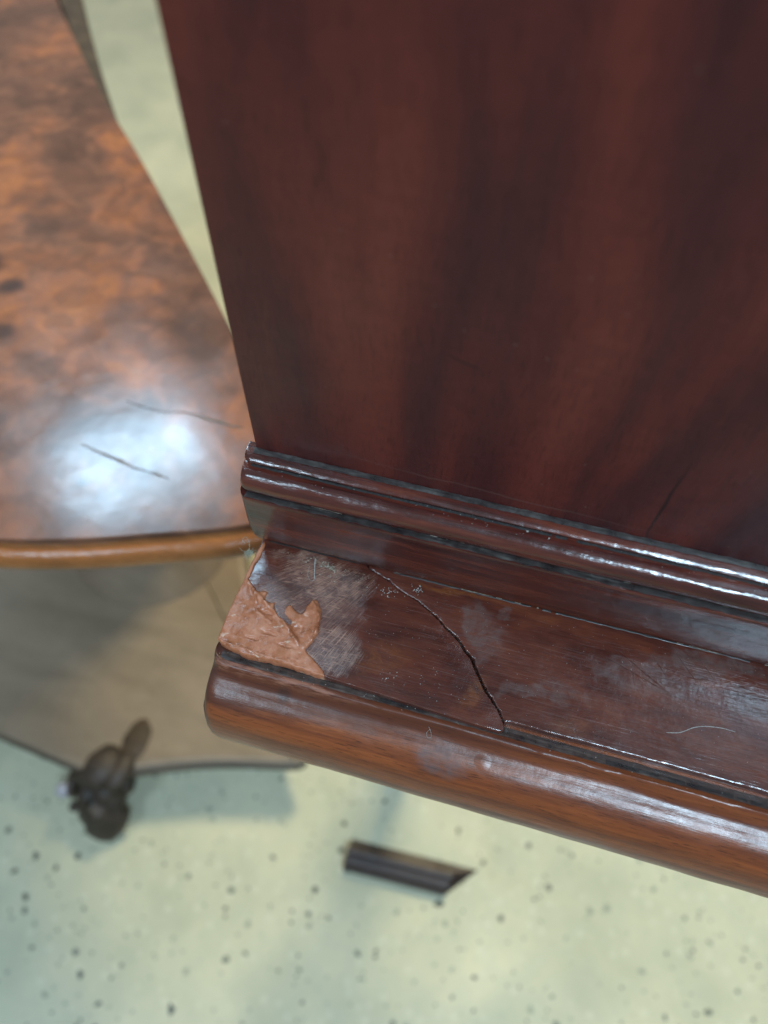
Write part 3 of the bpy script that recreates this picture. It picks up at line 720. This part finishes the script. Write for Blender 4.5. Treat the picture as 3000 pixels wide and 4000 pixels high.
for p, q in zip(ol, outward(ol)):
    f = q.x * .747 + q.y * .665
    bsc.append(1.0 if f < .55 else max(.06, 1 - (f - .55) * 3.2))
link('edge_band', sweep('edge_band', ol, [(-.003, .7148), (.0012, .7150), (.0050, .7145), (.0090, .7128), (.0118, .7098), (.0128, .7060), (.0122, .7020), (.0100, .6985), (.0066, .6962), (.0015, .6952), (-.03, .6950)], False, bsc), M['band'], tbl, True, 60)
# lower fold-over leaf, swung a little so it shows beyond the far straight side
cent = Vector((-.43, .42)); ol2 = []
for p, q in zip(ol, outward(ol)):
    f = max(0, q.x * .747 + q.y * .665); d = (p - Vector((-.04, .15))).length
    ol2.append(cent + (p - cent) * .985 + q * (f * max(0, d - .46) * .085))
link('lower_leaf', sweep('lower_leaf', ol2, [(-.03, .6945), (0, .6945), (.002, .693), (.002, .678), (-.01, .676), (-.06, .676)], True), M['walnut_dark'], tbl, True, 40)
for pts, r in [([(-.1899, .1541), (-.176, .1512), (-.1683, .1499), (-.157, .1482), (-.1471, .1458), (-.136, .1452)], .0012), ([(-.136, .1452), (-.128, .1446), (-.1198, .1437)], .0008), ([(-.1335, .2002), (-.1220, .1996), (-.1132, .1986), (-.104, .1984), (-.0953, .1976), (-.088, .1985)], .0012), ([(-.178, .1985), (-.1637, .1965), (-.1458, .1967), (-.1335, .2002)], .0005)]:
    c3 = crom([(x, y, 0) for x, y in pts], 5); vs = []; fs = []
    for i, p in enumerate(c3):
        t = (c3[min(len(c3) - 1, i + 1)] - c3[max(0, i - 1)]).normalized(); q = Vector((-t.y, t.x, 0)); f = i / (len(c3) - 1)
        ww = r * (math.sin(math.pi * min(1, max(.04, f))) ** .5) * max(.15, 1 + 1.1 * mnoise.noise(Vector((i * .45, r * 1e4, 0))))
        for s_, z in ((-1, .7201), (0, .7206), (1, .7201)): vs.append((p.x + q.x * ww * s_, p.y + q.y * ww * s_, z))
        if i: fs += [(3 * i - 3, 3 * i, 3 * i + 1, 3 * i - 2), (3 * i - 2, 3 * i + 1, 3 * i + 2, 3 * i - 1)]
    link('veneer_crack', mesh('veneer_crack', vs, fs), M['crackmat'], top, True, 80)
# pedestal
link('pedestal', lathe('pedestal', [(.11, .675), (.10, .65), (.06, .62), (.055, .56), (.075, .50), (.095, .42), (.10, .34), (.085, .26), (.06, .20), (.075, .16), (.11, .13), (.13, .1005)], (-.42, .40)), M['platform'], tbl, True, 60)
link('apron', lathe('apron', [(.0, .6755), (.16, .6755), (.16, .64), (.14, .62), (0, .62)], (-.46, .40), 40), M['walnut_dark'], tbl, True, 40)
# platform with hollow sides
PC = [(-.335, .034), (-.076, .122), (-.40, .80), (-.80, .068)]
pl = []
pcen = Vector((-.37, .30))
for i in range(4):
    a = Vector(PC[i]); b = Vector(PC[(i + 1) % 4]); mid = (a + b) / 2; nin = (pcen - mid).normalized(); dep = [.010, .06, .02, .004][i]
    ta = (a - pcen).normalized(); w_ = .016
    for k in range(0, 24):
        t = k / 24; q = a.lerp(b, t) + nin * dep * 4 * t * (1 - t) * (.6 + .4 * math.sin(math.pi * t)); pl.append(q)
pt = link('platform', sweep('platform', pl, [(-.010, .1000), (-.004, .0998), (0, .0990), (.0015, .0968), (.0005, .0945), (-.003, .0930)], True), M['platform'], tbl, True, 50)
link('platform_moulding', sweep('platform_moulding', pl, [(-.004, .0928), (.003, .0926), (.0065, .0905), (.0075, .0865), (.006, .082), (.003, .079), (.004, .075), (.004, .068), (-.02, .066)]), M['edge'], pt, True, 50)
# carved scroll feet
def foot_parts(base, outdir):
    u = Vector((outdir[0], outdir[1], 0)).normalized(); s_ = Vector((-u.y, u.x, 0)); b0 = Vector((base[0], base[1], 0))
    T = lambda x, y, z: b0 + u * x * .92 + s_ * y * .84 + Vector((0, 0, z * .95))
    secs = [(-.030, .060, .018, .030), (-.012, .070, .036, .034), (.004, .070, .043, .040), (.016, .062, .040, .036), (.024, .056, .034, .030), (.034, .050, .038, .034), (.048, .040, .037, .036), (.058, .030, .031, .029), (.066, .021, .026, .021), (.0725, .016, .021, .016), (.077, .012, .010, .010)]
    vs = []; fs = []; n = 14
    for x, z, ry, rz in secs:
        for k in range(n):
            a = 2 * math.pi * k / n; lob = 1 + .07 * math.cos(4 * a)
            q = Vector((x * 60, math.cos(a) * 1.6, math.sin(a) * 1.6)); lob *= 1 + .28 * mnoise.noise(q + Vector((base[0] * 9, 0, 0))) + .12 * math.sin(x * 330)
            vs.append(T(x, ry * math.cos(a) * lob, max(0.0006, z + rz * math.sin(a) * lob)))
    for i in range(len(secs) - 1):
        for k in range(n): fs.append((i * n + k, i * n + (k + 1) % n, (i + 1) * n + (k + 1) % n, (i + 1) * n + k))
    fs += [tuple(reversed(range(n))), tuple((len(secs) - 1) * n + k for k in range(n))]
    return T, fixn(mesh('foot', vs, fs))
def volute(T, x, y, z, r):
    pts = []
    for k in range(34):
        a = k * .42; q = r * (1 - .024 * k); pts.append(T(x + q * math.cos(a), y, z + q * math.sin(a)))
    return tube('volute', pts, r * .24, 6)
def ball(name, c, r, sx=1, sy=1, sz=1, seg=14, rot=0.0):
    bm = bmesh.new(); bmesh.ops.create_uvsphere(bm, u_segments=seg, v_segments=10, radius=1)
    for v in bm.verts:
        k = 1 + .10 * mnoise.noise(v.co * 2.2)
        q = Vector((v.co.x * r * sx, v.co.y * r * sy, v.co.z * r * sz)) * k; q.rotate(Matrix.Rotation(rot, 3, 'Z')); v.co = q + Vector(c)
    me = bpy.data.meshes.new(name); bm.to_mesh(me); bm.free(); return me
for i, pc in enumerate(PC):
    od = [(.30, -.95), (.85, -.3), (.3, .9), (-.9, -.3)][i]
    T, me = foot_parts(tuple(Vector(pc).lerp(pcen, .30)) if i else (-.338, .034), od)
    ft = link('foot', me, M['walnut_dark'], tbl, True, 60)
    for y in (-.044, .044): link('volute', volute(T, .004, y, .066, .020), M['walnut_dark'], ft)
    if i == 0:
        link('stud', ball('stud', T(.014, -.058, .072), .011), M['steel'], ft)
        link('stud', ball('stud', T(.034, -.044, .052), .008), M['walnut_dark'], ft)
        for k, (x, y, r) in enumerate([(.018, .012, .016), (.020, -.016, .015), (.042, .0, .017)]):
            link('carved_lobe', ball('carved_lobe', T(x, y, .090 - x * .62), r, 1, 1.1, .7), M['walnut_dark'], ft)
        lf = ball('leaf', (-.303, .088, .0985), .034, .95, .55, .16, 18, R(88)); link('leaf', lf, M['leaf'], ft)
        link('carved_lobe', ball('carved_lobe', (-.331, .044, .100), .024, 1.3, 1.0, .6, 14, R(70)), M['walnut_dark'], ft)
        link('carved_lobe', ball('carved_lobe', (-.306, .046, .098), .020, 1.5, .8, .6, 14, R(80)), M['walnut_dark'], ft)

# ------------------------------------------------------------------ mitred moulding offcut on the floor
prof = [(.0235, 0), (.0235, .014), (.0255, .0180), (.0285, .0180), (.0295, .0225), (.0330, .0255), (.0375, .0262), (.0385, .0235), (.0410, .0235), (.0430, .0285), (.0475, .0300), (.0525, .0285), (.0545, .0240), (.0545, .006), (.0640, .0045), (.0660, 0)]
vs = []; n = len(prof)
for k in range(2):
    for y, z in prof:
        xe = .0115 + .010 * (y - .0235) if k == 0 else .1515 + (y - .0235) * .22 + (max(0, y - .0545) * 2.6)
        vs.append((xe, y + (xe - .01) * .045 - .003, z))
fs = [(i, i + 1, n + i + 1, n + i) for i in range(n - 1)] + [tuple(range(n)), tuple(reversed(range(n, 2 * n))), (0, n, 2 * n - 1, n - 1)]
off = thing('moulding_offcut', 'short dark ribbed wood moulding offcut with pointed end on pale floor', 'offcut', (.09, .045, 0))
link('ribbed_strip', fixn(mesh('ribbed_strip', vs, fs)), M['offcut'], off, True, 25)
